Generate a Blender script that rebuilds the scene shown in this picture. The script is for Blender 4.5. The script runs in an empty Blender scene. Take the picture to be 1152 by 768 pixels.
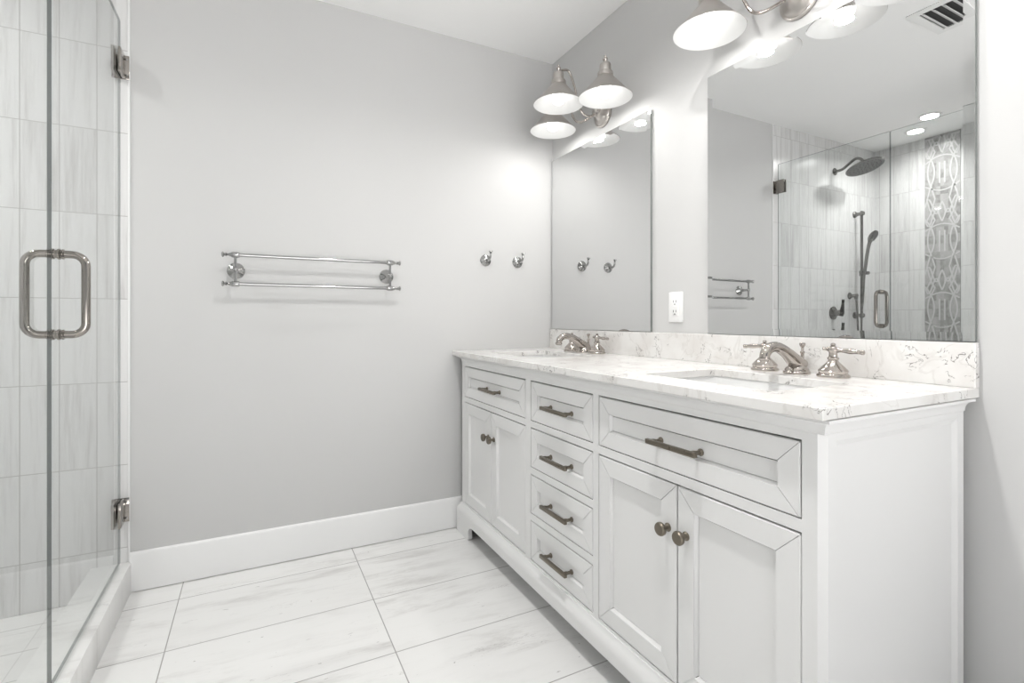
import bpy, bmesh, math, random
from mathutils import Vector, Matrix
C = bpy.context.scene.collection
S = bpy.context.scene
PI = math.pi
random.seed(4)

# ---------------------------------------------------------------- camera
cam_d = bpy.data.cameras.new('camera')
cam = bpy.data.objects.new('camera', cam_d)
C.objects.link(cam)
cam.location = (-1.4598, -2.355, 1.0332)
cam.rotation_euler = (PI / 2, 0, -0.4741)
cam_d.sensor_width = 36
cam_d.lens = 36 * 563.66 / 1152
cam_d.shift_y = -24.56 / 1152
cam_d.clip_start = 0.02
S.camera = cam

# ---------------------------------------------------------------- world, exposure, lamp levels
W = bpy.data.worlds.new('world')
S.world = W
W.use_nodes = True
# made-up fill light through the rear doorway: bright from below, dim from above
_tc = W.node_tree.nodes.new('ShaderNodeTexCoord')
_sp = W.node_tree.nodes.new('ShaderNodeSeparateXYZ')
_rp = W.node_tree.nodes.new('ShaderNodeValToRGB')
_mr = W.node_tree.nodes.new('ShaderNodeMapRange')
_mr.inputs[1].default_value = -1.0
W.node_tree.links.new(_tc.outputs['Generated'], _sp.inputs[0])
W.node_tree.links.new(_sp.outputs[2], _mr.inputs[0])
W.node_tree.links.new(_mr.outputs[0], _rp.inputs[0])
W.node_tree.links.new(_rp.outputs[0], W.node_tree.nodes['Background'].inputs[0])
_rp.color_ramp.elements[0].position = 0.47
_rp.color_ramp.elements[0].color = (1.0, 0.995, 0.985, 1)
_rp.color_ramp.elements[1].position = 0.52
_rp.color_ramp.elements[1].color = (0.07, 0.075, 0.08, 1)
W.node_tree.nodes['Background'].inputs[1].default_value = 6.0
S.view_settings.view_transform = 'Standard'
S.view_settings.look = 'None'
S.view_settings.gamma = 1
S.view_settings.use_curve_mapping = False
S.view_settings.exposure = 0.0
BULB = 0.88           # W, lamp of each vanity bulb
CAN_FILL = 15.8       # W, recessed room lamp added out of view as fill light
CAN_SHOWER = 6.9     # W, recessed lamps of the shower

# ---------------------------------------------------------------- geometry helpers
class MB:
    def __init__(s):
        s.bm = bmesh.new()
    def box(s, a, b, bev=0.0, seg=2, mi=0):
        a, b = Vector(a), Vector(b)
        r = bmesh.ops.create_cube(s.bm, size=1.0)
        vs = r['verts']
        for v in vs:
            v.co = Vector(((a.x + b.x) / 2 + v.co.x * abs(b.x - a.x),
                           (a.y + b.y) / 2 + v.co.y * abs(b.y - a.y),
                           (a.z + b.z) / 2 + v.co.z * abs(b.z - a.z)))
        fs = set(f for v in vs for f in v.link_faces)
        for f in fs:
            f.material_index = mi
        if bev:
            es = list(set(e for v in vs for e in v.link_edges))
            bmesh.ops.bevel(s.bm, geom=es, offset=bev, segments=seg, affect='EDGES', profile=0.5)
        return s
    def prism(s, poly, d, mi=0):
        """poly: list of 3d points (planar), extruded along vector d"""
        d = Vector(d)
        n = len(poly)
        a = [s.bm.verts.new(Vector(p)) for p in poly]
        b = [s.bm.verts.new(Vector(p) + d) for p in poly]
        fs = [s.bm.faces.new(a[::-1]), s.bm.faces.new(b)]
        for i in range(n):
            fs.append(s.bm.faces.new((a[i], a[(i + 1) % n], b[(i + 1) % n], b[i])))
        for f in fs:
            f.material_index = mi
        return s
    def rings(s, rings, cap0=True, cap1=True, mi=0, closed=True):
        R = [[s.bm.verts.new(Vector(p)) for p in r] for r in rings]
        n = len(R[0])
        for A, B in zip(R, R[1:]):
            for i in range(n if closed else n - 1):
                j = (i + 1) % n
                s.bm.faces.new((A[i], A[j], B[j], B[i])).material_index = mi
        if cap0 and closed:
            s.bm.faces.new(R[0][::-1]).material_index = mi
        if cap1 and closed:
            s.bm.faces.new(R[-1]).material_index = mi
        return s
    def lathe(s, prof, base, axis=(0, 0, 1), n=32, mi=0, cap0=True, cap1=True):
        """prof: (radius, height) pairs along the axis"""
        ax = Vector(axis).normalized()
        t = Vector((1, 0, 0)) if abs(ax.x) < 0.9 else Vector((0, 1, 0))
        u = ax.cross(t).normalized()
        w = ax.cross(u).normalized()
        base = Vector(base)
        rs = []
        for r, h in prof:
            r = max(r, 1e-4)
            rs.append([base + ax * h + (u * math.cos(2 * PI * k / n) + w * math.sin(2 * PI * k / n)) * r for k in range(n)])
        return s.rings(rs, cap0, cap1, mi)
    def tube(s, pts, rad, n=12, smooth=6, mi=0):
        pts = [Vector(p) for p in pts]
        if not hasattr(rad, '__len__'):
            rad = [rad] * len(pts)
        if smooth and len(pts) > 2:
            P, Rr = [], []
            for i in range(len(pts) - 1):
                p0 = pts[max(i - 1, 0)]; p1 = pts[i]; p2 = pts[i + 1]; p3 = pts[min(i + 2, len(pts) - 1)]
                for k in range(smooth):
                    t = k / smooth
                    P.append(0.5 * (2 * p1 + (p2 - p0) * t + (2 * p0 - 5 * p1 + 4 * p2 - p3) * t * t + (3 * p1 - p0 - 3 * p2 + p3) * t ** 3))
                    Rr.append(rad[i] + (rad[i + 1] - rad[i]) * t)
            P.append(pts[-1]); Rr.append(rad[-1])
            pts, rad = P, Rr
        T = []
        for i in range(len(pts)):
            a = pts[max(i - 1, 0)]; b = pts[min(i + 1, len(pts) - 1)]
            T.append((b - a).normalized())
        ref = Vector((0, 0, 1)) if abs(T[0].z) < 0.9 else Vector((1, 0, 0))
        u = T[0].cross(ref).normalized()
        rs = []
        for i, p in enumerate(pts):
            u = (u - T[i] * u.dot(T[i])).normalized()
            w = T[i].cross(u)
            rs.append([p + (u * math.cos(2 * PI * k / n) + w * math.sin(2 * PI * k / n)) * rad[i] for k in range(n)])
        return s.rings(rs, True, True, mi)
    def ball(s, c, r, n=20, mi=0, sq=(1, 1, 1)):
        res = bmesh.ops.create_uvsphere(s.bm, u_segments=n, v_segments=max(8, n // 2), radius=1)
        for v in res['verts']:
            v.co = Vector((c[0] + v.co.x * r * sq[0], c[1] + v.co.y * r * sq[1], c[2] + v.co.z * r * sq[2]))
        for f in set(f for v in res['verts'] for f in v.link_faces):
            f.material_index = mi
        return s
    def build(s, name, mats, parent=None, smooth=30, loc=None):
        bmesh.ops.recalc_face_normals(s.bm, faces=s.bm.faces)
        me = bpy.data.meshes.new(name)
        if loc is not None:
            bmesh.ops.translate(s.bm, verts=s.bm.verts, vec=-Vector(loc))
        s.bm.to_mesh(me)
        s.bm.free()
        if not isinstance(mats, (list, tuple)):
            mats = [mats]
        for m in mats:
            me.materials.append(m)
        if smooth:
            me.polygons.foreach_set('use_smooth', [True] * len(me.polygons))
            me.set_sharp_from_angle(angle=math.radians(smooth))
        o = bpy.data.objects.new(name, me)
        C.objects.link(o)
        if parent is not None:
            o.parent = parent
            # vertices are given in world space: subtract the chain of parents
            off = Vector((0, 0, 0))
            p = parent
            while p is not None:
                off += p.location
                p = p.parent
            me.transform(Matrix.Translation(-off))
        elif loc is not None:
            o.location = loc
        return o

def thing(name, loc, label, cat, group=None):
    o = bpy.data.objects.new(name, None)
    o.empty_display_size = 0.05
    C.objects.link(o)
    o.location = loc
    return tag(o, label, cat, group)

def tag(o, label, cat, group=None):
    o['label'] = label
    o['category'] = cat
    if group:
        o['group'] = group
    return o

def struct(o):
    o['kind'] = 'structure'
    return o

def copy_tree(o, parent=None):
    c = o.copy()
    C.objects.link(c)
    if parent is not None:
        c.parent = parent
    for ch in list(o.children):
        copy_tree(ch, c)
    return c

# ---------------------------------------------------------------- materials
def mat(name, col=(0.8, 0.8, 0.8), rough=0.5, metal=0.0, **kw):
    m = bpy.data.materials.new(name)
    m.use_nodes = True
    b = m.node_tree.nodes['Principled BSDF']
    b.inputs['Base Color'].default_value = (*col, 1)
    b.inputs['Roughness'].default_value = rough
    b.inputs['Metallic'].default_value = metal
    for k, v in kw.items():
        b.inputs[k].default_value = v
    return m

class NT:
    """tiny node-tree writer"""
    def __init__(s, m):
        s.t = m.node_tree
        s.b = s.t.nodes['Principled BSDF']
    def n(s, typ, **kw):
        x = s.t.nodes.new(typ)
        for k, v in kw.items():
            setattr(x, k, v)
        return x
    def put(s, sock, v):
        if isinstance(v, (int, float)):
            sock.default_value = v
        elif isinstance(v, tuple):
            sock.default_value = (*v, 1) if (len(v) == 3 and len(sock.default_value) == 4) else v
        else:
            s.t.links.new(v, sock)
    def m(s, op, a, b=0.0, c=None):
        x = s.n('ShaderNodeMath', operation=op)
        s.put(x.inputs[0], a); s.put(x.inputs[1], b)
        if c is not None:
            s.put(x.inputs[2], c)
        return x.outputs[0]
    def pos(s):
        x = s.n('ShaderNodeTexCoord')
        sp = s.n('ShaderNodeSeparateXYZ')
        s.t.links.new(x.outputs['Object'], sp.inputs[0])
        return x.outputs['Object'], sp.outputs[0], sp.outputs[1], sp.outputs[2]
    def vec(s, x, y, z):
        c = s.n('ShaderNodeCombineXYZ')
        for i, v in enumerate((x, y, z)):
            s.put(c.inputs[i], v)
        return c.outputs[0]
    def noise(s, v, scale, detail=3, rough=0.5, dist=0.0):
        x = s.n('ShaderNodeTexNoise')
        x.inputs['Scale'].default_value = scale
        x.inputs['Detail'].default_value = detail
        x.inputs['Roughness'].default_value = rough
        x.inputs['Distortion'].default_value = dist
        s.t.links.new(v, x.inputs['Vector'])
        return x.outputs[0]
    def white(s, v):
        x = s.n('ShaderNodeTexWhiteNoise', noise_dimensions='3D')
        s.t.links.new(v, x.inputs['Vector'])
        return x.outputs[0]
    def rng(s, v, a, b, c, d):
        x = s.n('ShaderNodeMapRange')
        x.interpolation_type = 'SMOOTHSTEP'
        s.put(x.inputs[0], v)
        for i, q in enumerate((a, b, c, d)):
            s.put(x.inputs[i + 1], q)
        return x.outputs[0]
    def mix(s, f, a, b):
        x = s.n('ShaderNodeMix', data_type='RGBA')
        s.put(x.inputs[0], f); s.put(x.inputs[6], a); s.put(x.inputs[7], b)
        return x.outputs[2]
    def bump(s, h, strength=0.2, dist=0.001):
        x = s.n('ShaderNodeBump')
        x.inputs['Strength'].default_value = strength
        x.inputs['Distance'].default_value = dist
        s.put(x.inputs['Height'], h)
        s.t.links.new(x.outputs[0], s.b.inputs['Normal'])

def paint(name, col, rough):
    m = mat(name, col, rough)
    t = NT(m)
    p, x, y, z = t.pos()
    t.bump(t.noise(p, 260, 2), 0.06, 0.0006)
    n = t.noise(p, 1.7, 2)
    f = t.rng(n, 0.3, 0.7, 0.0, 1.0)
    t.put(t.b.inputs['Base Color'], t.mix(f, tuple(c * 0.985 for c in col), col))
    return m

def grout_mask(t, u, v, u0, pu, v0, pv, w):
    """1 on grout lines; also ids of the cell"""
    a = t.m('DIVIDE', t.m('SUBTRACT', u, u0), pu)
    b = t.m('DIVIDE', t.m('SUBTRACT', v, v0), pv)
    ia, ib = t.m('FLOOR', a), t.m('FLOOR', b)
    fa, fb = t.m('SUBTRACT', a, ia), t.m('SUBTRACT', b, ib)
    da = t.m('MULTIPLY', t.m('MINIMUM', fa, t.m('SUBTRACT', 1.0, fa)), pu)
    db = t.m('MULTIPLY', t.m('MINIMUM', fb, t.m('SUBTRACT', 1.0, fb)), pv)
    d = t.m('MINIMUM', da, db)
    return t.rng(d, w * 0.35, w * 0.65, 1.0, 0.0), ia, ib

def floor_mat(name='floor_marble_tile', u0=-1.71, pu=0.64, v0=-0.145, pv=0.33, gw=0.0035):
    m = mat(name, rough=0.28)
    t = NT(m)
    p, x, y, z = t.pos()
    g, ia, ib = grout_mask(t, x, y, u0, pu, v0, pv, gw)
    r = t.white(t.vec(ia, ib, 3.0))
    r2 = t.white(t.vec(ib, ia, 9.0))
    sx = t.m('ADD', x, t.m('MULTIPLY', r, 17.0))
    sy = t.m('ADD', t.m('ADD', t.m('MULTIPLY', y, 5.0), t.m('MULTIPLY', x, 0.35)), t.m('MULTIPLY', r2, 23.0))
    v = t.vec(sx, sy, 0.0)
    soft = t.rng(t.noise(v, 2.6, 7, 0.68, 0.3), 0.46, 0.72, 0.0, 1.0)
    band = t.rng(t.noise(v, 1.1, 2, 0.5, 0.2), 0.42, 0.62, 0.25, 1.0)
    v2 = t.vec(t.m('MULTIPLY', sx, 1.0), t.m('MULTIPLY', sy, 1.0), 5.0)
    n2 = t.noise(v2, 3.0, 7, 0.66, 0.8)
    vein = t.rng(t.m('ABSOLUTE', t.m('SUBTRACT', n2, 0.5)), 0.0, 0.010, 1.0, 0.0)
    vmask = t.rng(t.noise(v2, 2.6, 2), 0.54, 0.68, 0.0, 1.0)
    speck = t.rng(t.noise(t.vec(t.m('MULTIPLY', x, 1.0), t.m('MULTIPLY', y, 2.6), r2), 30, 2, 0.5, 0.6), 0.735, 0.78, 0.0, 1.0)
    c = t.mix(t.m('MULTIPLY', soft, band), (0.80, 0.797, 0.788), (0.57, 0.56, 0.545))
    c = t.mix(t.m('MULTIPLY', t.m('MULTIPLY', vein, vmask), 0.55), c, (0.36, 0.35, 0.335))
    c = t.mix(t.m('MULTIPLY', speck, 0.7), c, (0.22, 0.21, 0.20))
    c = t.mix(t.rng(r, 0.0, 1.0, 0.0, 0.12), c, (0.66, 0.65, 0.64))
    c = t.mix(g, c, (0.38, 0.37, 0.36))
    t.put(t.b.inputs['Base Color'], c)
    t.put(t.b.inputs['Roughness'], t.rng(g, 0, 1, 0.28, 0.8))
    t.bump(t.m('SUBTRACT', 1.0, g), 0.5, 0.0012)
    return m

def wall_tile_mat(name, axis, u0, pu=0.107, v0=0.172, pv=0.313):
    m = mat(name, rough=0.22)
    t = NT(m)
    p, x, y, z = t.pos()
    u = x if axis == 'x' else y
    g, ia, ib = grout_mask(t, u, z, u0, pu, v0, pv, 0.0026)
    r = t.white(t.vec(ia, ib, 1.0))
    r2 = t.white(t.vec(ia, ib, 7.0))
    v = t.vec(t.m('ADD', t.m('MULTIPLY', u, 16.0), t.m('MULTIPLY', r, 40.0)), t.m('MULTIPLY', z, 0.9), t.m('MULTIPLY', r2, 30.0))
    streak = t.noise(v, 2.6, 5, 0.62, 0.25)
    fine = t.noise(v, 9.0, 3, 0.6, 0.2)
    k = t.m('ADD', t.m('MULTIPLY', streak, 0.75), t.m('MULTIPLY', fine, 0.25))
    k = t.m('ADD', k, t.m('MULTIPLY', t.m('SUBTRACT', t.m('POWER', r, 3.0), 0.3), 0.13))
    c = t.mix(t.rng(k, 0.42, 0.80, 0.0, 1.0), (0.76, 0.758, 0.755), (0.53, 0.52, 0.515))
    c = t.mix(g, c, (0.42, 0.41, 0.40))
    t.put(t.b.inputs['Base Color'], c)
    t.put(t.b.inputs['Roughness'], t.rng(g, 0, 1, 0.22, 0.8))
    t.bump(t.m('SUBTRACT', 1.0, g), 0.4, 0.001)
    return m

def quartz_mat():
    m = mat('veined_quartz', rough=0.16)
    t = NT(m)
    p, x, y, z = t.pos()
    n1 = t.noise(p, 13, 4, 0.55, 2.6)
    vein = t.rng(t.m('ABSOLUTE', t.m('SUBTRACT', n1, 0.5)), 0.0, 0.017, 1.0, 0.0)
    mk = t.rng(t.noise(p, 19, 2, 0.5), 0.555, 0.61, 0.0, 1.0)
    n2 = t.noise(p, 5, 4, 0.5, 1.6)
    faint = t.rng(t.m('ABSOLUTE', t.m('SUBTRACT', n2, 0.5)), 0.0, 0.02, 1.0, 0.0)
    cloud = t.rng(t.noise(p, 9, 4), 0.42, 0.7, 0.0, 1.0)
    c = t.mix(cloud, (0.79, 0.78, 0.765), (0.71, 0.69, 0.67))
    c = t.mix(t.m('MULTIPLY', faint, 0.22), c, (0.46, 0.43, 0.40))
    c = t.mix(t.m('MULTIPLY', t.m('MULTIPLY', vein, mk), 0.95), c, (0.10, 0.09, 0.08))
    t.put(t.b.inputs['Base Color'], c)
    return m

def brushed(name, col, rough, amt=0.05):
    m = mat(name, col, rough, 1.0)
    t = NT(m)
    p, x, y, z = t.pos()
    n = t.noise(p, 60, 3)
    t.put(t.b.inputs['Roughness'], t.rng(n, 0.25, 0.75, rough - amt, rough + amt))
    return m

def glass_mat(name, tint, f0=0.08):
    """thin clear glass: Schlick reflection on the face towards the viewer, clear transmission behind it"""
    m = mat(name)
    t = NT(m)
    nt = m.node_tree
    out = nt.nodes['Material Output']
    tr = t.n('ShaderNodeBsdfTransparent')
    tr.inputs[0].default_value = (*tint, 1)
    gl = t.n('ShaderNodeBsdfGlossy')
    gl.inputs['Roughness'].default_value = 0.0
    ge = t.n('ShaderNodeNewGeometry')
    dp = t.n('ShaderNodeVectorMath', operation='DOT_PRODUCT')
    nt.links.new(ge.outputs['Normal'], dp.inputs[0])
    nt.links.new(ge.outputs['Incoming'], dp.inputs[1])
    c = t.m('ABSOLUTE', dp.outputs['Value'])
    f = t.m('ADD', f0, t.m('MULTIPLY', 1.0 - f0, t.m('POWER', t.m('SUBTRACT', 1.0, c), 5.0)))
    f = t.m('MULTIPLY', f, t.m('SUBTRACT', 1.0, ge.outputs['Backfacing']))
    mx = t.n('ShaderNodeMixShader')
    nt.links.new(f, mx.inputs[0])
    nt.links.new(tr.outputs[0], mx.inputs[1])
    nt.links.new(gl.outputs[0], mx.inputs[2])
    nt.links.new(mx.outputs[0], out.inputs[0])
    nt.nodes.remove(t.b)
    return m

def emit_mat(name, col, strength):
    m = mat(name, (0.9, 0.9, 0.9), 0.3)
    b = m.node_tree.nodes['Principled BSDF']
    b.inputs['Emission Color'].default_value = (*col, 1)
    b.inputs['Emission Strength'].default_value = strength
    return m

M = {}
M['wall'] = paint('wall_paint', (0.61, 0.608, 0.604), 0.55)
M['ceil'] = paint('ceiling_paint', (0.955, 0.955, 0.95), 0.7)
M['trimw'] = paint('trim_paint', (0.87, 0.87, 0.868), 0.32)
M['cab'] = paint('cabinet_paint', (0.77, 0.768, 0.764), 0.34)
M['dark'] = mat('gap_shade_sheet', (0.035, 0.033, 0.03), 0.8)  # near-black colour stands in for shade in the door and drawer gaps
M['floor'] = floor_mat()
M['shfloor'] = floor_mat('shower_floor_marble', -1.95, 0.32, -0.1, 0.16, 0.003)
M['tilex'] = wall_tile_mat('marble_wall_tile_long', 'x', -1.981)
M['tiley'] = wall_tile_mat('marble_wall_tile_end', 'y', -0.036)
M['quartz'] = quartz_mat()
M['curb'] = floor_mat('curb_marble', -9.0, 20.0, -0.62, 1.3, 0.0)
M['mirror'] = mat('silvered_mirror', (0.78, 0.785, 0.785), 0.0, 1.0)
M['mirror_edge'] = mat('mirror_edge', (0.30, 0.32, 0.31), 0.15, 0.6)
M['chrome'] = brushed('polished_nickel', (0.47, 0.435, 0.405), 0.06, 0.02)
M['pull'] = brushed('dark_polished_nickel', (0.36, 0.335, 0.31), 0.06, 0.02)
M['fitting'] = brushed('shower_fitting_nickel', (0.25, 0.245, 0.235), 0.10, 0.03)
M['steel'] = brushed('polished_chrome', (0.42, 0.42, 0.415), 0.07, 0.02)
M['bronze'] = brushed('champagne_bronze', (0.21, 0.185, 0.15), 0.32, 0.06)
M['shade'] = brushed('satin_nickel', (0.54, 0.51, 0.485), 0.36, 0.01)
M['shadein'] = mat('shade_white_enamel', (0.80, 0.80, 0.795), 0.35)
M['bulb'] = emit_mat('lit_bulb', (1.0, 0.985, 0.96), 2.8)
M['lens'] = emit_mat('lit_lens', (1.0, 0.98, 0.96), 8.0)
M['porcelain'] = mat('white_porcelain', (0.78, 0.78, 0.775), 0.12)
M['plastic'] = mat('white_plastic', (0.86, 0.86, 0.855), 0.3)
M['slot'] = mat('dark_slot', (0.05, 0.05, 0.05), 0.6)
M['glass'] = glass_mat('clear_glass', (0.965, 0.975, 0.972))
M['glass_edge'] = glass_mat('glass_edge', (0.33, 0.36, 0.355), 0.10)
M['rubber'] = mat('grey_nozzle_face', (0.15, 0.15, 0.147), 0.45)
M['lever'] = brushed('dark_lever_nickel', (0.07, 0.066, 0.06), 0.25, 0.05)
M['nozzle'] = mat('black_nozzle', (0.03, 0.03, 0.03), 0.5)

# ---------------------------------------------------------------- the setting
HC = 2.44
XG = -1.91          # plane of the shower glass
XS = -3.20          # far shower wall
YR = -3.4           # rear of the room
def slab(name, a, b, m):
    return struct(MB().box(a, b).build(name, m, smooth=0))
slab('floor', (-1.99, YR, -0.06), (0.0, 0.0, 0.0), M['floor'])
slab('floor_shower', (XS, -1.6, -0.06), (-1.99, 0.0, -0.005), M['shfloor'])
slab('ceiling', (XS - 0.1, YR, HC), (0.1, 0.1, HC + 0.06), M['ceil'])
slab('wall_back', (-1.882, 0.0, -0.06), (0.1, 0.1, HC), M['wall'])
slab('wall_right', (0.0, YR, -0.06), (0.1, 0.0, HC), M['wall'])
slab('wall_shower_back', (XS - 0.1, 0.0, -0.06), (-1.882, 0.1, HC), M['tilex'])
slab('wall_shower_end', (XS - 0.1, -1.7, -0.06), (XS, 0.0, HC), M['tiley'])
slab('wall_shower_front', (XS, -1.7, -0.06), (-1.882, -1.6, HC), M['tilex'])
slab('wall_left', (-1.98, YR, -0.06), (-1.882, -1.7, HC), M['wall'])
# unseen rear wall; its doorway is added to let the world fill light in
mb = MB()
mb.box((-1.98, YR - 0.1, 0.0), (-1.60, YR, HC))
mb.box((-0.30, YR - 0.1, 0.0), (0.0, YR, HC))
mb.box((-1.60, YR - 0.1, 2.05), (-0.30, YR, HC))
struct(mb.build('wall_rear', M['wall'], smooth=0))
# baseboards
mb = MB()
prof = [(0, 0.003), (-0.014, 0.003), (-0.014, 0.136), (-0.011, 0.146), (-0.005, 0.150), (0, 0.150)]
mb.prism([(-1.8815, y, z) for y, z in prof], (1.8675, 0, 0))
struct(mb.build('baseboard_back', M['trimw']))
mb = MB()
mb.prism([(x, -0.014, z) for x, z in prof], (0, YR + 0.014, 0))
struct(mb.build('baseboard_right', M['trimw']))
# shower curb
struct(MB().box((-2.0, -1.6, 0.0), (-1.8765, 0.0, 0.115), 0.003).build('curb', M['curb']))
# white edge trim where the tile meets the painted wall
struct(MB().box((-1.8885, -0.004, 0.115), (-1.8815, 0.0, HC), 0.001).build('trim_1', M['trimw']))

# mosaic band on the end wall of the shower: grey marble field with pale interlaced ribbons
mm = mat('mosaic_grey_marble', rough=0.25)
t = NT(mm)
p, x, y, z = t.pos()
g, ia, ib = grout_mask(t, y, z, -0.357, 0.02455, 0.0, 0.062, 0.0015)
r = t.white(t.vec(ia, ib, 5.0))
c = t.mix(t.rng(r, 0.0, 1.0, 0.0, 1.0), (0.44, 0.435, 0.43), (0.27, 0.265, 0.26))
c = t.mix(t.rng(t.noise(p, 30, 4), 0.4, 0.7, 0.0, 0.4), c, (0.52, 0.515, 0.51))
t.put(t.b.inputs['Base Color'], c)
MM2 = mat('mosaic_white_marble', (0.58, 0.575, 0.57), 0.25)
MY0, MY1 = -0.357, -0.578
def ribbon(mb, pts, w=0.0105, x=XS, h=0.0075):
    P = [Vector((0, a, b)) for a, b in pts]
    L = []
    for i, q in enumerate(P):
        a = P[max(i - 1, 0)]; b = P[min(i + 1, len(P) - 1)]
        d = (b - a).normalized()
        nn = Vector((0, -d.z, d.y))
        L.append([Vector((x + 0.003, q.y, q.z)) + nn * (w / 2), Vector((x + h, q.y, q.z)) + nn * (w / 2),
                  Vector((x + h, q.y, q.z)) - nn * (w / 2), Vector((x + 0.003, q.y, q.z)) - nn * (w / 2)])
    mb.rings(L, mi=1)
mb = MB()
mb.box((XS, MY1, 0.115), (XS + 0.006, MY0, HC), mi=0)
per = 0.52
yc = (MY0 + MY1) / 2
hw = abs(MY1 - MY0) / 2
z0 = -0.05
k = 0
while z0 < HC:
    def cl(pts):
        out = []
        for a, b in pts:
            if 0.12 < b < HC - 0.004:
                out.append((yc + max(-hw + 0.004, min(hw - 0.004, a)), b))
        return out
    seqs = []
    for sgn in (-1, 1):
        ch = sgn * hw * 0.64
        # long oval of the side chains, small diamond between
        for q in (-1, 1):
            seqs.append([(ch + q * 0.021 * math.sin(PI * i / 12) ** 0.8, z0 + 0.03 + 0.20 * i / 12) for i in range(13)])
            seqs.append([(ch + q * 0.026 * (1 - abs(2 * i / 8 - 1)), z0 + 0.23 + 0.11 * i / 8) for i in range(9)])
            seqs.append([(ch + q * 0.026 * (1 - abs(2 * i / 8 - 1)), z0 + 0.34 + 0.21 * i / 8) for i in range(9)])
        # twin pipes in the middle
        seqs.append([(sgn * 0.016, z0 + 0.04), (sgn * 0.016, z0 + 0.20)])
        # crossing swags
        seqs.append([(sgn * hw * 0.98 * (1 - i / 10), z0 + 0.205 + 0.045 * math.sin(PI / 2 * i / 10)) for i in range(11)])
        seqs.append([(sgn * hw * 0.98 * (1 - i / 10), z0 + 0.03 - 0.045 * math.sin(PI / 2 * i / 10)) for i in range(11)])
        # middle oval
        seqs.append([(sgn * 0.02 * math.sin(PI * i / 12), z0 + 0.27 + 0.15 * i / 12) for i in range(13)])
        seqs.append([(sgn * (0.012 + (hw - 0.012) * i / 10), z0 + 0.30 + 0.06 * math.sin(2 * PI * i / 10)) for i in range(11)])
        seqs.append([(sgn * (0.012 + (hw - 0.012) * i / 10), z0 + 0.39 - 0.06 * math.sin(2 * PI * i / 10)) for i in range(11)])
    for q in seqs:
        q = cl(q)
        if len(q) > 1:
            k += 1
            ribbon(mb, q, h=0.0072 + 0.0002 * (k % 5))
    z0 += per
struct(mb.build('trim_2', [mm, MM2], smooth=0))

# ---------------------------------------------------------------- vanity cabinet
XF = -0.553          # front plane of the cabinet
Y0, Y1 = -0.050, -1.800
HV = 0.857           # underside of the worktop
van = thing('vanity_cabinet', (-0.30, -0.925, 0.0), 'long white painted double vanity cabinet with framed doors and drawers along the right wall', 'vanity')
cols = [(-0.084, -0.700), (-0.738, -1.123), (-1.150, -1.771)]   # openings from far to near
mb = MB()
cw = M['cab']
# face frame
ft = 0.020
def fr(ya, yb, za, zb):
    mb.box((XF, ya, za), (XF + ft, yb, zb))
fr(Y0, cols[0][0] , 0.10, HV)
fr(cols[0][1], cols[1][0], 0.10, HV)
fr(cols[1][1], cols[2][0], 0.10, HV)
fr(cols[2][1], Y1, 0.10, HV)
for a, b in cols:
    fr(a, b, 0.8095, HV)
    fr(a, b, 0.10, 0.1485)
    fr(a, b, 0.6365, 0.6605)
for a, b in ((0.4645, 0.4895), (0.2945, 0.3195)):
    fr(cols[1][0], cols[1][1], a, b)
# sides, back, bottom
mb.box((XF + 0.006, Y0, 0.10), (-0.03, Y0 - 0.018, HV))
mb.box((-0.045, Y0 - 0.018, 0.10), (-0.03, Y1 + 0.018, HV))
mb.box((XF + ft, Y0 - 0.018, 0.10), (-0.045, Y1 + 0.018, 0.118))
# near side: chamfered corner post, frame and recessed panel
YS = -1.812
mb.prism([(XF, Y1, 0.0), (XF + 0.012, YS, 0.0), (XF + 0.036, YS, 0.0), (XF + 0.036, Y1 + 0.02, 0.0), (XF + 0.02, Y1 + 0.02, 0.0), (XF + 0.02, Y1, 0.0)], (0, 0, HV))
mb.box((-0.058, Y1 + 0.02, 0.0), (-0.03, YS, HV), 0.0015)
mb.box((XF + 0.036, Y1 + 0.02, 0.812), (-0.058, YS, HV))
mb.box((XF + 0.036, Y1 + 0.02, 0.10), (-0.058, YS, 0.16))
def rect_mould(m_, axis_pt, y_out, y_in, x0, x1, z0_, z1_, w):
    """sloping bead round a recessed side panel"""
    o = [(x0, y_out, z0_), (x1, y_out, z0_), (x1, y_out, z1_), (x0, y_out, z1_)]
    i = [(x0 + w, y_in, z0_ + w), (x1 - w, y_in, z0_ + w), (x1 - w, y_in, z1_ - w), (x0 + w, y_in, z1_ - w)]
    vo = [m_.bm.verts.new(q) for q in o]
    vi = [m_.bm.verts.new(q) for q in i]
    for k_ in range(4):
        m_.bm.faces.new((vo[k_], vo[(k_ + 1) % 4], vi[(k_ + 1) % 4], vi[k_]))
mb.box((XF + 0.036, Y1 + 0.012, 0.16), (-0.058, YS + 0.007, 0.812))
rect_mould(mb, None, YS + 0.001, YS + 0.0069, XF + 0.036, -0.058, 0.16, 0.812, 0.012)
mb.build('cabinet_body', cw, van, smooth=20)
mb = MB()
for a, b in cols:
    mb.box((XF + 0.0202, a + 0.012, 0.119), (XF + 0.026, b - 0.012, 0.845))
mb.build('gap_shade_sheet', M['dark'], van, smooth=0)  # dark sheets added behind the fronts so the gaps read as shade
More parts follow.
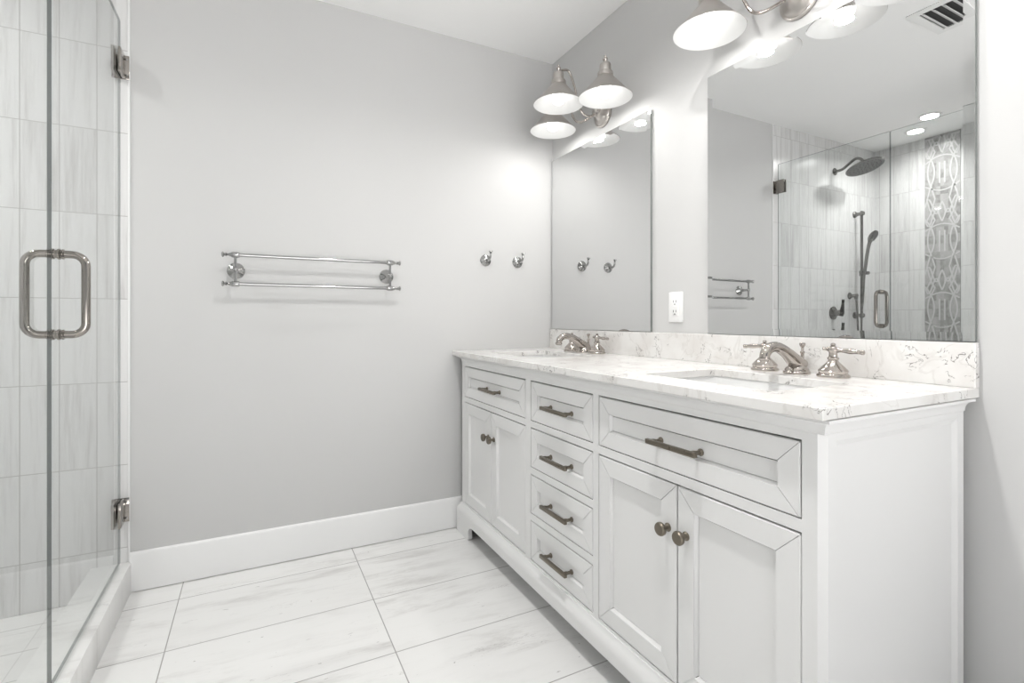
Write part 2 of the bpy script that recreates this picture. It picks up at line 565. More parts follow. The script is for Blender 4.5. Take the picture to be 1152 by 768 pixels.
# crown cove under the worktop (front and both ends)
def cove(out0, z_top, z_bot, out1, nseg=7):
    """(outward, z) pairs of a concave cove"""
    pts = []
    for i in range(nseg + 1):
        a = PI / 2 * i / nseg
        pts.append((out1 + (out0 - out1) * (1 - math.sin(a)), z_top - (z_top - z_bot) * (1 - math.cos(a))))
    return pts
def wrap(mb, profile, xf, ya, yb, xback, n_close=True):
    """sweep (outward, z) profile round three sides of the cabinet: far end, front, near end"""
    rs = []
    path = [lambda o: (xback, ya + o), lambda o: (xf - o, ya + o), lambda o: (xf - o, yb - o), lambda o: (xback, yb - o)]
    for f in path:
        rs.append([Vector((*f(o), z)) for o, z in profile])
    mb.rings(rs, True, True)
mb = MB()
pc = [(0.0, HV - 0.0005)] + [(0.0215, HV - 0.0005), (0.0215, HV - 0.006)] + cove(0.0195, HV - 0.006, HV - 0.029, 0.002) + [(0.0, HV - 0.031)]
wrap(mb, pc, XF, Y0, Y1 - 0.012, -0.03)
mb.build('crown_moulding', cw, van, smooth=35)
# base moulding and bracket skirt
mb = MB()
pb = [(0.0, 0.140), (0.004, 0.140), (0.006, 0.132), (0.011, 0.124), (0.018, 0.116), (0.021, 0.108), (0.021, 0.102), (0.0, 0.102)]
wrap(mb, pb, XF, Y0, Y1 - 0.012, -0.03)
mb.build('base_moulding', cw, van, smooth=35)
mb = MB()
ya, yb = Y0 + 0.021, Y1 - 0.012 - 0.021
def bracket(y_start, sgn):
    """foot outline from the outer corner inward; sgn -1 goes towards the camera"""
    pts = [(0.0, 0.102), (0.0, 0.0), (0.138, 0.0), (0.147, 0.003), (0.152, 0.010), (0.153, 0.020), (0.150, 0.030),
           (0.150, 0.040), (0.154, 0.050), (0.162, 0.059), (0.175, 0.066), (0.195, 0.071), (0.22, 0.072)]
    return [(y_start + sgn * a, z) for a, z in pts]
L_ = bracket(ya, -1)
R_ = bracket(yb, 1)
outline = L_ + R_[::-1]
mb.prism([(XF - 0.021, y, z) for y, z in outline], (0.020, 0, 0))
for yy, sg in ((yb, 1), (ya, -1)):
    pts = [(XF - 0.001, 0.102), (XF - 0.001, 0.0), (XF + 0.10, 0.0), (XF + 0.118, 0.012), (XF + 0.118, 0.035), (XF + 0.135, 0.06), (XF + 0.17, 0.07),
           (-0.16, 0.07), (-0.13, 0.06), (-0.12, 0.035), (-0.12, 0.0), (-0.03, 0.0), (-0.03, 0.102)]
    mb.prism([(x, yy, z) for x, z in pts], (0, sg * 0.02, 0))
mb.build('skirt', cw, van, smooth=25)

def front_panel(y0, y1, z0, z1, rail):
    """mitred frame round a recessed flat panel; returns the mesh builder"""
    mb = MB()
    if y0 > y1:
        y0, y1 = y1, y0
    xo, xi = XF - 0.0005, XF + 0.0105
    e = 0.0019                      # open mitre joint
    rd = 0.0045                      # width of the sloping inner bead
    b = 0.0022
    O = [(y0, z0), (y1, z0), (y1, z1), (y0, z1)]
    I = [(y0 + rail, z0 + rail), (y1 - rail, z0 + rail), (y1 - rail, z1 - rail), (y0 + rail, z1 - rail)]
    J = [(y0 + rail + rd, z0 + rail + rd), (y1 - rail - rd, z0 + rail + rd), (y1 - rail - rd, z1 - rail - rd), (y0 + rail + rd, z1 - rail - rd)]
    dirs = [Vector((1, 0)), Vector((0, 1)), Vector((-1, 0)), Vector((0, -1))]
    for k in range(4):
        d = dirs[k] * (e / 2)
        n_ = (k + 1) % 4
        def q(p, s_, x):
            return Vector((x, p[0] + d.x * s_, p[1] + d.y * s_))
        inn = Vector((-dirs[k].y, dirs[k].x)) * b
        def q2(p, s_, x):
            return Vector((x, p[0] + d.x * s_ * 3 + inn.x, p[1] + d.y * s_ * 3 + inn.y))
        rA = [q(O[k], 1, xi + 0.002), q(O[k], 1, xo + b), q2(O[k], 1, xo), q(I[k], 1, xo), q(I[k], 1, xo + 0.003), q(J[k], 1, xi), q(J[k], 1, xi + 0.002)]
        rB = [q(O[n_], -1, xi + 0.002), q(O[n_], -1, xo + b), q2(O[n_], -1, xo), q(I[n_], -1, xo), q(I[n_], -1, xo + 0.003), q(J[n_], -1, xi), q(J[n_], -1, xi + 0.002)]
        mb.rings([rA, rB])
    mb.box((xi - 0.0005, J[0][0] + 0.0013, J[0][1] + 0.0013), (xi + 0.004, J[2][0] - 0.0013, J[2][1] - 0.0013))
    mb.box((XF + 0.003, y0 + 0.003, z0 + 0.003), (XF + 0.006, y0 + rail, z1 - 0.003))
    mb.box((XF + 0.003, y1 - rail, z0 + 0.003), (XF + 0.006, y1 - 0.003, z1 - 0.003))
    mb.box((XF + 0.003, y0 + rail, z0 + 0.003), (XF + 0.006, y1 - rail, z0 + rail))
    mb.box((XF + 0.003, y0 + rail, z1 - rail), (XF + 0.006, y1 - rail, z1 - 0.003))
    return mb

def bar_pull(parent, yc, zc, length, cc):
    mb = MB()
    xb = XF - 0.024
    mb.box((xb - 0.0055, yc - length / 2, zc - 0.006), (xb + 0.0055, yc + length / 2, zc + 0.006), 0.0014)
    xp = XF + 0.0102
    for s_ in (-1, 1):
        mb.lathe([(0.0085, 0), (0.0085, 0.003), (0.0055, 0.006), (0.0050, 0.016), (0.0068, 0.024), (0.0068, xp - xb)], (xp, yc + s_ * cc / 2, zc), (-1, 0, 0), 20)
    return mb.build('drawer_pull', M['bronze'], parent)

def knob(parent, yc, zc):
    mb = MB()
    mb.lathe([(0.0105, 0), (0.0105, 0.002), (0.0065, 0.005), (0.0055, 0.015), (0.009, 0.018), (0.0155, 0.020), (0.0165, 0.023), (0.0165, 0.028),
              (0.0145, 0.031), (0.0, 0.0315)], (XF - 0.0005, yc, zc), (-1, 0, 0), 24)
    return mb.build('knob', M['bronze'], parent)

GAP = 0.0036
def drawer(y0, y1, z0, z1, length, cc):
    d = front_panel(y0 - GAP, y1 + GAP, z0 + GAP * 0.6, z1 - GAP * 1.25, 0.045).build('drawer', cw, van, smooth=15)
    bar_pull(d, (y0 + y1) / 2, (z0 + z1) / 2 - 0.008, length, cc)
    return d
def door(y0, y1, z0, z1, ky):
    d = front_panel(y0 - GAP * 0.6, y1 + GAP * 0.6, z0 + GAP * 0.6, z1 - GAP * 1.25, 0.050).build('door', cw, van, smooth=15)
    knob(d, ky, 0.522)
    return d
drawer(cols[0][0], cols[0][1], 0.6605, 0.8095, 0.160, 0.128)
drawer(cols[2][0], cols[2][1], 0.6605, 0.8095, 0.160, 0.128)
for a, b in ((0.6605, 0.8095), (0.4895, 0.6365), (0.3195, 0.4645), (0.1485, 0.2945)):
    drawer(cols[1][0], cols[1][1], a, b, 0.160, 0.128)
for cidx in (0, 2):
    a, b = cols[cidx]
    mid = (a + b) / 2
    door(a, mid, 0.1485, 0.6365, mid + 0.029)
    door(mid, b, 0.1485, 0.6365, mid - 0.029)

# ---------------------------------------------------------------- worktop, backsplash, sinks
CT0, CT1 = HV, 0.879
SINKS = (-0.406, -1.450)
SX0, SX1, SH = -0.470, -0.172, 0.203
def rrect(x0, x1, y0, y1, r, z, n=6):
    P = []
    for cx, cy, a0 in ((x1 - r, y1 - r, 0), (x0 + r, y1 - r, PI / 2), (x0 + r, y0 + r, PI), (x1 - r, y0 + r, 1.5 * PI)):
        for k in range(n + 1):
            a = a0 + PI / 2 * k / n
            P.append(Vector((cx + r * math.cos(a), cy + r * math.sin(a), z)))
    return P
mb = MB()
loops = [[Vector(q) for q in ((-0.585, -0.002, CT1), (-0.001, -0.002, CT1), (-0.001, -1.829, CT1), (-0.585, -1.829, CT1))]]
for yc_ in SINKS:
    loops.append(rrect(SX0, SX1, yc_ - SH, yc_ + SH, 0.022, CT1))
edges = []
for lp in loops:
    vs = [mb.bm.verts.new(q) for q in lp]
    for i in range(len(vs)):
        edges.append(mb.bm.edges.new((vs[i], vs[(i + 1) % len(vs)])))
res = bmesh.ops.triangle_fill(mb.bm, edges=edges, use_beauty=True)
faces = [f for f in res['geom'] if isinstance(f, bmesh.types.BMFace)]
bmesh.ops.recalc_face_normals(mb.bm, faces=faces)
ex = bmesh.ops.extrude_face_region(mb.bm, geom=faces)
bmesh.ops.translate(mb.bm, verts=[v for v in ex['geom'] if isinstance(v, bmesh.types.BMVert)], vec=(0, 0, CT0 - CT1))
bmesh.ops.recalc_face_normals(mb.bm, faces=mb.bm.faces)
es = [e for e in mb.bm.edges if len(e.link_faces) == 2 and e.calc_face_angle(0) > 0.8]
bmesh.ops.bevel(mb.bm, geom=es, offset=0.0012, segments=1, affect='EDGES')
top = mb.build('countertop', M['quartz'], smooth=20)
tag(top, 'white quartz countertop with thin dark veins and two sink cut-outs on the white vanity', 'countertop')
bs = MB().box((-0.020, -1.829, CT1), (-0.0005, -0.002, 0.981), 0.0012, 1).build('backsplash', M['quartz'])
tag(bs, 'low veined quartz backsplash strip standing on the countertop below the mirrors', 'backsplash')

def sink(yc_, label):
    t_ = thing('sink', ((SX0 + SX1) / 2, yc_, CT0 - 0.14), label, 'sink', 'undermount sinks')
    mb = MB()
    x0, x1, y0, y1 = SX0 - 0.004, SX1 + 0.004, yc_ - SH - 0.004, yc_ + SH + 0.004
    rs = []
    for ins, z, r in ((-0.02, 0, 0.04), (0.0, 0, 0.026), (0.002, -0.01, 0.026), (0.006, -0.09, 0.03), (0.014, -0.118, 0.035), (0.035, -0.131, 0.04), (0.08, -0.136, 0.04), (0.125, -0.138, 0.02)):
        rs.append(rrect(x0 + ins, x1 - ins, y0 + ins, y1 - ins, r, CT0 - 0.0005 + z))
    mb.rings(rs, False, True)
    mb.build('basin', M['porcelain'], t_, smooth=50)
    xc = (SX0 + SX1) / 2
    MB().lathe([(0.0, 0.0), (0.022, 0.0), (0.024, 0.0015), (0.021, 0.003), (0.012, 0.004), (0.0, 0.004)], (xc, yc_, CT0 - 0.1385), (0, 0, 1), 24).build('drain', M['chrome'], t_)
    return t_
sink(SINKS[0], 'white rectangular sink basin below the far faucet, under the small mirror')
sink(SINKS[1], 'white rectangular sink basin below the near faucet, under the large mirror')

# ---------------------------------------------------------------- faucets
def faucet(yc_, label):
    xb = -0.078
    z = CT1
    t_ = thing('faucet', (xb, yc_, z), label, 'faucet', 'widespread faucets')
    # spout: stepped base, broad body sweeping forward to a downturned nose
    mb = MB()
    mb.lathe([(0.0, 0), (0.035, 0), (0.036, 0.004), (0.034, 0.007), (0.031, 0.009), (0.031, 0.013), (0.028, 0.018), (0.020, 0.024), (0.012, 0.03)], (xb, yc_, z), n=32)
    mb.tube([(xb + 0.016, yc_, z + 0.0225), (xb - 0.010, yc_, z + 0.036), (xb - 0.045, yc_, z + 0.060), (xb - 0.085, yc_, z + 0.077), (xb - 0.118, yc_, z + 0.076), (xb - 0.136, yc_, z + 0.062), (xb - 0.140, yc_, z + 0.048)],
            [0.022, 0.021, 0.0165, 0.0145, 0.0145, 0.0138, 0.0132], n=20, smooth=6)
    mb.lathe([(0.0132, 0), (0.0158, 0.002), (0.0158, 0.007), (0.013, 0.010), (0.012, 0.013), (0.0, 0.0131)], (xb - 0.1402, yc_, z + 0.050), (-0.1, 0, -1), 20)
    mb.build('spout', M['chrome'], t_, smooth=50)
    # lift rod behind the spout
    mb = MB()
    mb.lathe([(0.013, 0), (0.012, 0.010), (0.007, 0.022), (0.0045, 0.030), (0.0045, 0.042), (0.0065, 0.045), (0.0065, 0.048), (0.0035, 0.051), (0.0040, 0.060), (0.0075, 0.066), (0.0085, 0.070), (0.0075, 0.0735), (0.0, 0.0745)], (xb + 0.026, yc_, z + 0.014), n=20)
    mb.build('lift_rod', M['chrome'], t_, smooth=50)
    for s_ in (-1, 1):
        hy = yc_ + s_ * 0.1016
        mb = MB()
        mb.lathe([(0.0, 0), (0.0385, 0), (0.0395, 0.003), (0.0385, 0.007), (0.034, 0.010), (0.034, 0.014), (0.036, 0.017), (0.034, 0.020), (0.026, 0.029), (0.018, 0.037), (0.013, 0.042),
                  (0.0115, 0.046), (0.0140, 0.049), (0.0140, 0.052), (0.0105, 0.055), (0.0100, 0.066), (0.0120, 0.069)], (xb, hy, z), n=32)
        hd = mb.build('handle', M['chrome'], t_, smooth=45)
        mb = MB()
        zc = z + 0.074
        mb.lathe([(0.0115, -0.006), (0.0135, -0.002), (0.0125, 0.004), (0.008, 0.008), (0.005, 0.010), (0.0065, 0.013), (0.0045, 0.017), (0.0, 0.018)], (xb, hy, zc), n=20)
        mb.lathe([(0.0065, 0.008), (0.0075, 0.014), (0.0055, 0.018), (0.0062, 0.030), (0.0078, 0.042), (0.0062, 0.054), (0.0045, 0.060), (0.0060, 0.063), (0.0045, 0.066), (0.0068, 0.071), (0.0062, 0.075), (0.0, 0.078)], (xb, hy, zc), (0.05, s_, -0.06), 16)
        mb.lathe([(0.006, 0.008), (0.0065, 0.014), (0.004, 0.018), (0.0052, 0.022), (0.0045, 0.026), (0.0, 0.028)], (xb, hy, zc), (-0.05, -s_, 0.06), 16)
        mb.build('lever', M['chrome'], hd, smooth=45)
    return t_
faucet(SINKS[0], 'polished nickel widespread faucet at the far sink, beneath the small mirror')
faucet(SINKS[1], 'polished nickel widespread faucet at the near sink, beneath the large mirror')

# ---------------------------------------------------------------- mirrors
def mirror(y0, y1, z0, z1, label):
    """frameless mirror with a bevelled border; y0 is the far edge"""
    mb = MB()
    bw, bd = 0.021, 0.0009
    xf = -0.0125
    A = [(xf, y0 - bw, z0 + bw), (xf, y1 + bw, z0 + bw), (xf, y1 + bw, z1 - bw), (xf, y0 - bw, z1 - bw)]
    B = [(xf + bd, y0, z0), (xf + bd, y1, z0), (xf + bd, y1, z1), (xf + bd, y0, z1)]
    D = [(-0.0005, y0, z0), (-0.0005, y1, z0), (-0.0005, y1, z1), (-0.0005, y0, z1)]
    va, vb, vd = ([mb.bm.verts.new(q) for q in L] for L in (A, B, D))
    mb.bm.faces.new(va)
    for i in range(4):
        j = (i + 1) % 4
        mb.bm.faces.new((va[i], va[j], vb[j], vb[i]))
        mb.bm.faces.new((vb[i], vb[j], vd[j], vd[i])).material_index = 1
    mb.bm.faces.new(vd[::-1]).material_index = 1
    o = mb.build('wall_mirror', [M['mirror'], M['mirror_edge']], smooth=0, loc=(0, (y0 + y1) / 2, z0))
    return tag(o, label, 'mirror', 'frameless mirrors over the vanity')
mirror(-0.014, -0.780, 0.984, 1.899, 'frameless mirror in the far corner of the room, reflecting two robe hooks')
mirror(-1.074, -1.825, 0.983, 1.902, 'large near frameless mirror above the near sink, reflecting the tiled shower')

# ---------------------------------------------------------------- vanity lights
def vanity_light(y0, label):
    ZR = 1.967
    t_ = thing('vanity_light', (0.0, y0, 1.99), label, 'wall light', 'three-shade vanity lights')
    mb = MB()
    mb.lathe([(0.0, 0.0), (0.062, 0.0), (0.063, 0.005), (0.058, 0.009), (0.055, 0.009), (0.053, 0.014), (0.047, 0.019), (0.036, 0.022), (0.030, 0.026), (0.022, 0.034), (0.018, 0.042), (0.020, 0.048), (0.017, 0.054), (0.008, 0.058), (0.0, 0.059)],
             (-0.0005, y0, 2.0), (-1, 0, 0), 40)
    mb.build('backplate', M['shade'], t_, smooth=40)
    spots = [(-0.150, y0 + 0.208, ZR - 0.001), (-0.250, y0, ZR + 0.030), (-0.150, y0 - 0.208, ZR - 0.001)]
    for i, (sx, sy, sz) in enumerate(spots):
        arm = MB()
        zt = sz + 0.152
        hub = Vector((-0.042, y0, 1.995))
        top_ = Vector((sx, sy, zt))
        dr_ = Vector((hub.x - sx, hub.y - sy, 0)).normalized()      # each arm runs straight out from the hub
        P = [hub]
        for u_, z_ in ((0.165, 1.974 - sz), (0.127, 1.986 - sz), (0.102, 2.036 - sz), (0.087, 2.095 - sz), (0.056, 0.160), (0.023, 0.158)):
            P.append(Vector((sx, sy, sz + z_ * (1 if u_ < 0.06 else 1))) + dr_ * u_)
        P.append(top_)
        arm.tube(P, 0.0052, 12, 6)
        arm.build('arm', M['chrome'], t_, smooth=60)
        # cone shade, open below: satin outside, white inside
        sh = MB()
        prof = [(0.031, 0.090), (0.034, 0.085), (0.050, 0.067), (0.075, 0.039), (0.097, 0.0145), (0.109, 0.0025), (0.1125, 0.0)]
        inn = [(0.1115, -0.0012), (0.108, 0.0012), (0.096, 0.0130), (0.074, 0.0375), (0.049, 0.0655), (0.033, 0.083), (0.0, 0.085)]
        sh.lathe(prof, (sx, sy, sz), n=48, mi=0, cap0=True, cap1=False)
        sh.lathe(inn, (sx, sy, sz), n=48, mi=1, cap0=False, cap1=False)
        # closing lip
        sh.lathe([(0.1125, 0.0), (0.1115, -0.0012)], (sx, sy, sz), n=48, mi=0, cap0=False, cap1=False)
        bmesh.ops.remove_doubles(sh.bm, verts=sh.bm.verts, dist=1e-5)
        so = sh.build('shade', [M['shade'], M['shadein']], t_, smooth=50)
        sc = MB()
        sc.lathe([(0.030, 0.088), (0.033, 0.090), (0.033, 0.103), (0.031, 0.106), (0.024, 0.107), (0.024, 0.136), (0.022, 0.141), (0.012, 0.144), (0.0, 0.145)], (sx, sy, sz), n=32)
        sc.build('socket_cap', M['shade'], so, smooth=35)
        fi = MB()
        fi.lathe([(0.011, 0.144), (0.012, 0.147), (0.006, 0.150), (0.006, 0.153), (0.0095, 0.157), (0.0105, 0.162), (0.0085, 0.167), (0.004, 0.170), (0.0055, 0.174), (0.003, 0.178), (0.0, 0.179)], (sx, sy, sz), n=20)
        fi.build('finial', M['chrome'], so, smooth=50)
        bu = MB()
        bu.lathe([(0.013, 0.074), (0.014, 0.062), (0.021, 0.054), (0.028, 0.042), (0.0305, 0.030), (0.029, 0.018), (0.024, 0.008), (0.014, 0.001), (0.0, -0.001)], (sx, sy, sz), n=32)
        bo = bu.build('bulb', M['bulb'], t_, smooth=60)
        ld = bpy.data.lights.new('bulb_lamp', 'AREA')
        ld.shape = 'DISK'; ld.size = 0.054; ld.energy = BULB
        ld.color = (1.0, 0.985, 0.96)
        lo = bpy.data.objects.new('bulb_lamp', ld)
        C.objects.link(lo)
        lo.parent = t_
        lo.location = Vector((sx, sy, sz - 0.0025)) - t_.location
    return t_
vanity_light(-0.453, 'three-shade nickel wall light over the small far mirror')
vanity_light(-1.410, 'three-shade nickel wall light over the large near mirror')

# ---------------------------------------------------------------- double towel bar and hooks
tb = thing('towel_bar', (-1.221, 0.0, 1.233), 'double chrome towel bar mounted on the back wall', 'towel bar')
ends = (-1.529, -0.913)
YB = -0.075
ZU, ZL = 1.2915, 1.1755
for i, xe in enumerate(ends):
    s_ = -1 if i == 0 else 1
    mb = MB()
    mb.lathe([(0.0, 0), (0.032, 0), (0.033, 0.003), (0.030, 0.006), (0.026, 0.007), (0.022, 0.011), (0.014, 0.014), (0.009, 0.018), (0.008, 0.030), (0.011, 0.034), (0.008, 0.038), (0.0075, 0.070), (0.0, 0.075)], (xe, 0.0, 1.2335), (0, -1, 0), 28)
    ro = mb.build('rosette', M['steel'], tb, smooth=40)
    mb = MB()
    mb.tube([(xe, YB, ZL - 0.006), (xe, YB, ZU + 0.006)], 0.0052, 12)
    mb.ball((xe, YB, 1.2335), 0.0105, 16)
    for zz in (ZU, ZL):
        mb.lathe([(0.0, -0.016), (0.0095, -0.015), (0.0115, -0.010), (0.0115, 0.010), (0.0095, 0.015), (0.0, 0.016)], (xe, YB, zz), (1, 0, 0), 20)
    mb.build('bracket', M['steel'], tb, smooth=40)
    for zz in (ZU, ZL):
        mb = MB()
        mb.lathe([(0.0075, 0.014), (0.0075, 0.020), (0.0050, 0.023), (0.0045, 0.028), (0.0085, 0.032), (0.0060, 0.035), (0.0055, 0.038), (0.0105, 0.042), (0.0115, 0.045), (0.0080, 0.048), (0.0, 0.049)], (xe, YB, zz), (s_, 0, 0), 20)
        mb.build('finial', M['steel'], tb, smooth=45)
for zz in (ZU, ZL):
    MB().tube([(ends[0] + 0.014, YB, zz), (ends[1] - 0.014, YB, zz)], 0.0072, 16).build('bar', M['steel'], tb, smooth=60)

def hook(x, z, label):
    t_ = thing('robe_hook', (x, 0, z), label, 'hook', 'chrome robe hooks')
    mb = MB()
    mb.lathe([(0.0, 0), (0.029, 0), (0.030, 0.003), (0.027, 0.006), (0.024, 0.007), (0.020, 0.011), (0.012, 0.014), (0.008, 0.017), (0.0, 0.018)], (x, 0, z), (0, -1, 0), 28)
    mb.build('rosette', M['steel'], t_, smooth=40)
    mb = MB()
    mb.tube([(x, -0.014, z), (x, -0.034, z - 0.003), (x, -0.052, z + 0.002), (x, -0.061, z + 0.014), (x, -0.064, z + 0.030)], [0.0075, 0.006, 0.0058, 0.0052, 0.005], 12, 6)
    mb.lathe([(0.005, 0), (0.0085, 0.002), (0.005, 0.004), (0.006, 0.006), (0.0105, 0.010), (0.0095, 0.013), (0.0, 0.0145)], (x, -0.064, z + 0.029), (0, -0.15, 1), 18)
    mb.build('hook_arm', M['steel'], t_, smooth=50)
    return t_
hook(-0.405, 1.337, 'small chrome robe hook on the back wall, nearer the towel bar')
hook(-0.220, 1.337, 'small chrome robe hook on the back wall, nearer the mirror corner')

# ---------------------------------------------------------------- outlet
ot = thing('wall_outlet', (0, -0.912, 1.082), 'white electrical outlet on the wall between the two mirrors', 'outlet')
MB().box((-0.006, -0.948, 1.023), (0.0, -0.876, 1.141), 0.003).build('cover_plate', M['plastic'], ot)
mb = MB()
mb.box((-0.009, -0.929, 1.048), (-0.006, -0.895, 1.116), 0.001)
for dz in (0.022, -0.016):
    for dy in (-0.0065, 0.0065):
        mb.box((-0.0093, -0.912 + dy - 0.0012, 1.082 + dz - 0.0045), (-0.0088, -0.912 + dy + 0.0012, 1.082 + dz + 0.0045), mi=1)
    mb.lathe([(0.0025, 0), (0.0025, 0.0006), (0, 0.00061)], (-0.0088, -0.912, 1.082 + dz - 0.011), (-1, 0, 0), 12, mi=1)
mb.box((-0.0098, -0.920, 1.0795), (-0.0088, -0.904, 1.0845), 0.0004, 1)
mb.box((-0.0093, -0.9215, 1.0515), (-0.0088, -0.9025, 1.0525), mi=1)
mb.build('receptacle', [M['plastic'], M['slot']], ot)

# ---------------------------------------------------------------- shower glass
def pane(mb, y0, y1, z0, z1, th=0.008):
    x0, x1 = XG - th / 2, XG + th / 2
    mb.box((x0, y0, z0), (x1, y1, z1))
    mb.bm.faces.ensure_lookup_table()
    for f in mb.bm.faces:
        f.normal_update()
        if abs(f.normal.x) < 0.5:
            f.material_index = 1
YD0, YD1 = -0.026, -0.737
ZG0, ZG1 = 0.127, 2.148
dr = thing('shower_door', (XG, YD0, 0.115), 'hinged frameless clear glass shower door at the back wall', 'shower door')
mb = MB(); pane(mb, YD0, YD1, ZG0, ZG1)
mb.build('glass_panel', [M['glass'], M['glass_edge']], dr, smooth=0)
for zc in (1.985, 0.315):
    mb = MB()
    # wall plate and the two clamping leaves on the glass
    mb.box((XG - 0.027, -0.006, zc - 0.045), (XG + 0.027, -0.0005, zc + 0.045), 0.0015)
    mb.box((XG - 0.0075, -0.024, zc - 0.028), (XG + 0.0075, -0.006, zc + 0.028), 0.001)
    for s_ in (-1, 1):
        a, b = (XG + 0.0055, XG + 0.0145) if s_ > 0 else (XG - 0.0145, XG - 0.0055)
        mb.box((a, -0.078, zc - 0.045), (b, -0.010, zc + 0.045), 0.0015)
    hg = mb.build('hinge', M['pull'], dr, smooth=30)
    mb = MB()
    for dz in (-0.03, 0.03):
        mb.lathe([(0.0045, 0), (0.0045, 0.0012), (0.002, 0.0016), (0, 0.0017)], (XG + 0.018, -0.0055, zc + dz), (0, -1, 0), 12)
    for dy in (-0.045,):
        for dz in (-0.025, 0.025):
            mb.lathe([(0.0045, 0), (0.0045, 0.0012), (0.002, 0.0016), (0, 0.0017)], (XG + 0.0144, dy, zc + dz), (1, 0, 0), 12)
    mb.build('screw', M['steel'], hg)
# back-to-back C pull
yp, zp0, zp1 = -0.692, 0.995, 1.200
pl = MB()
for s_ in (-1, 1):
    x_ = lambda d: XG + s_ * d
    r = 0.028
    P = [(x_(0.005), yp, zp0), (x_(0.060 - r), yp, zp0)]
    for k in range(1, 6):
        a = PI / 2 * k / 6
        P.append((x_(0.060 - r + r * math.sin(a)), yp, zp0 + r - r * math.cos(a)))
    P.append((x_(0.060), yp, zp0 + r))
    P.append((x_(0.060), yp, zp1 - r))
    for k in range(1, 6):
        a = PI / 2 * k / 6
        P.append((x_(0.060 - r + r * math.cos(a)), yp, zp1 - r + r * math.sin(a)))
    P += [(x_(0.060 - r), yp, zp1), (x_(0.005), yp, zp1)]
    pl.tube(P, 0.0098, 18, 0)
    for zz in (zp0, zp1):
        pl.lathe([(0.0, 0.0), (0.0105, 0.0), (0.0105, 0.0045), (0.0, 0.0045)], (XG, yp, zz), (s_, 0, 0), 18)
        pl.lathe([(0.0135, 0.0041), (0.0140, 0.0065), (0.0140, 0.009), (0.0110, 0.0105), (0.0110, 0.012), (0.0132, 0.0135), (0.0132, 0.016), (0.0095, 0.018)], (XG, yp, zz), (s_, 0, 0), 22)
pl.build('pull_handle', M['pull'], dr, smooth=50)
MB().box((XG - 0.003, YD0 - 0.002, 0.1152), (XG + 0.003, YD1 + 0.002, 0.1275)).build('bottom_sweep', M['glass'], dr, smooth=0)
fx = thing('fixed_glass_panel', (XG, -1.17, 0.115), 'fixed clear glass shower panel beside the door, nearest the camera', 'glass panel')
mb = MB(); pane(mb, -0.741, -1.599, 0.118, ZG1)
mb.build('glass_panel', [M['glass'], M['glass_edge']], fx, smooth=0)
MB().box((XG - 0.008, -1.599, 0.1152), (XG + 0.008, -0.745, 0.1178)).build('floor_channel', M['chrome'], fx, smooth=0)

# ---------------------------------------------------------------- shower fittings
sh = thing('rain_shower', (-2.634, 0.0, 2.2), 'large round rain shower head on a curved arm high on the tiled shower wall', 'shower head')
mb = MB()
mb.lathe([(0.0, 0), (0.028, 0), (0.029, 0.004), (0.022, 0.010), (0.014, 0.014), (0.012, 0.016)], (-2.634, 0, 2.2), (0, -1, 0), 24)
mb.build('flange', M['fitting'], sh, smooth=40)
mb = MB()
mb.tube([(-2.634, -0.010, 2.2), (-2.634, -0.058, 2.202), (-2.634, -0.106, 2.230), (-2.634, -0.152, 2.256), (-2.634, -0.186, 2.250), (-2.634, -0.208, 2.224)], 0.0105, 14, 6)
mb.ball((-2.634, -0.210, 2.215), 0.017, 16)
mb.build('shower_arm', M['fitting'], sh, smooth=60)
hax = Vector((0.0, -0.30, -0.954)).normalized()
mb = MB()
hb = Vector((-2.634, -0.212, 2.207))
mb.lathe([(0.020, 0.0), (0.030, 0.006), (0.060, 0.014), (0.100, 0.020), (0.124, 0.026), (0.1265, 0.032), (0.122, 0.037)], hb, hax, 48, cap1=False)
mb.lathe([(0.122, 0.037), (0.0, 0.0372)], hb, hax, 48, mi=1, cap0=False, cap1=False)
u_ = hax.cross(Vector((1, 0, 0))).normalized(); w_ = hax.cross(u_)
for rr, cnt in ((0.0, 1), (0.025, 6), (0.050, 12), (0.075, 18), (0.100, 24)):
    for k in range(cnt):
        a = 2 * PI * k / cnt + rr * 7
        mb.lathe([(0.0042, 0.036), (0.0036, 0.040), (0.0, 0.0401)], hb + (u_ * math.cos(a) + w_ * math.sin(a)) * rr, hax, 8, mi=2)
mb.build('head', [M['fitting'], M['rubber'], M['nozzle']], sh, smooth=40)

XSB = -2.905
hs = thing('hand_shower', (XSB, 0.0, 1.07), 'slide-bar hand shower with hose on the tiled shower wall', 'hand shower')
mb = MB(); mb.tube([(XSB, -0.055, 1.045), (XSB, -0.055, 1.905)], 0.0105, 16)
mb.build('slide_bar', M['fitting'], hs, smooth=60)
for zz in (1.885, 1.068):
    mb = MB()
    mb.lathe([(0.0, 0), (0.026, 0), (0.027, 0.006), (0.022, 0.012), (0.015, 0.016), (0.013, 0.045), (0.016, 0.048), (0.016, 0.072), (0.0, 0.0725)], (XSB, 0, zz), (0, -1, 0), 24)
    mb.build('bracket', M['fitting'], hs, smooth=40)
mb = MB()
mb.lathe([(0.0, -0.022), (0.017, -0.021), (0.018, 0.021), (0.0, 0.022)], (XSB, -0.055, 1.405), (0, 0, 1), 20)
mb.lathe([(0.012, 0.0), (0.014, 0.05), (0.011, 0.055), (0.0, 0.056)], (XSB, -0.055, 1.405), (0, -1, 0), 18)
mb.build('slider', M['fitting'], hs, smooth=40)
mb = MB()
mb.tube([(XSB + 0.022, -0.088, 1.40), (XSB + 0.018, -0.098, 1.50), (XSB + 0.010, -0.108, 1.60), (XSB + 0.004, -0.120, 1.66), (XSB, -0.132, 1.70)], [0.011, 0.0125, 0.0125, 0.014, 0.020], 14, 6)
ax2 = Vector((0.0, -0.85, -0.52)).normalized()
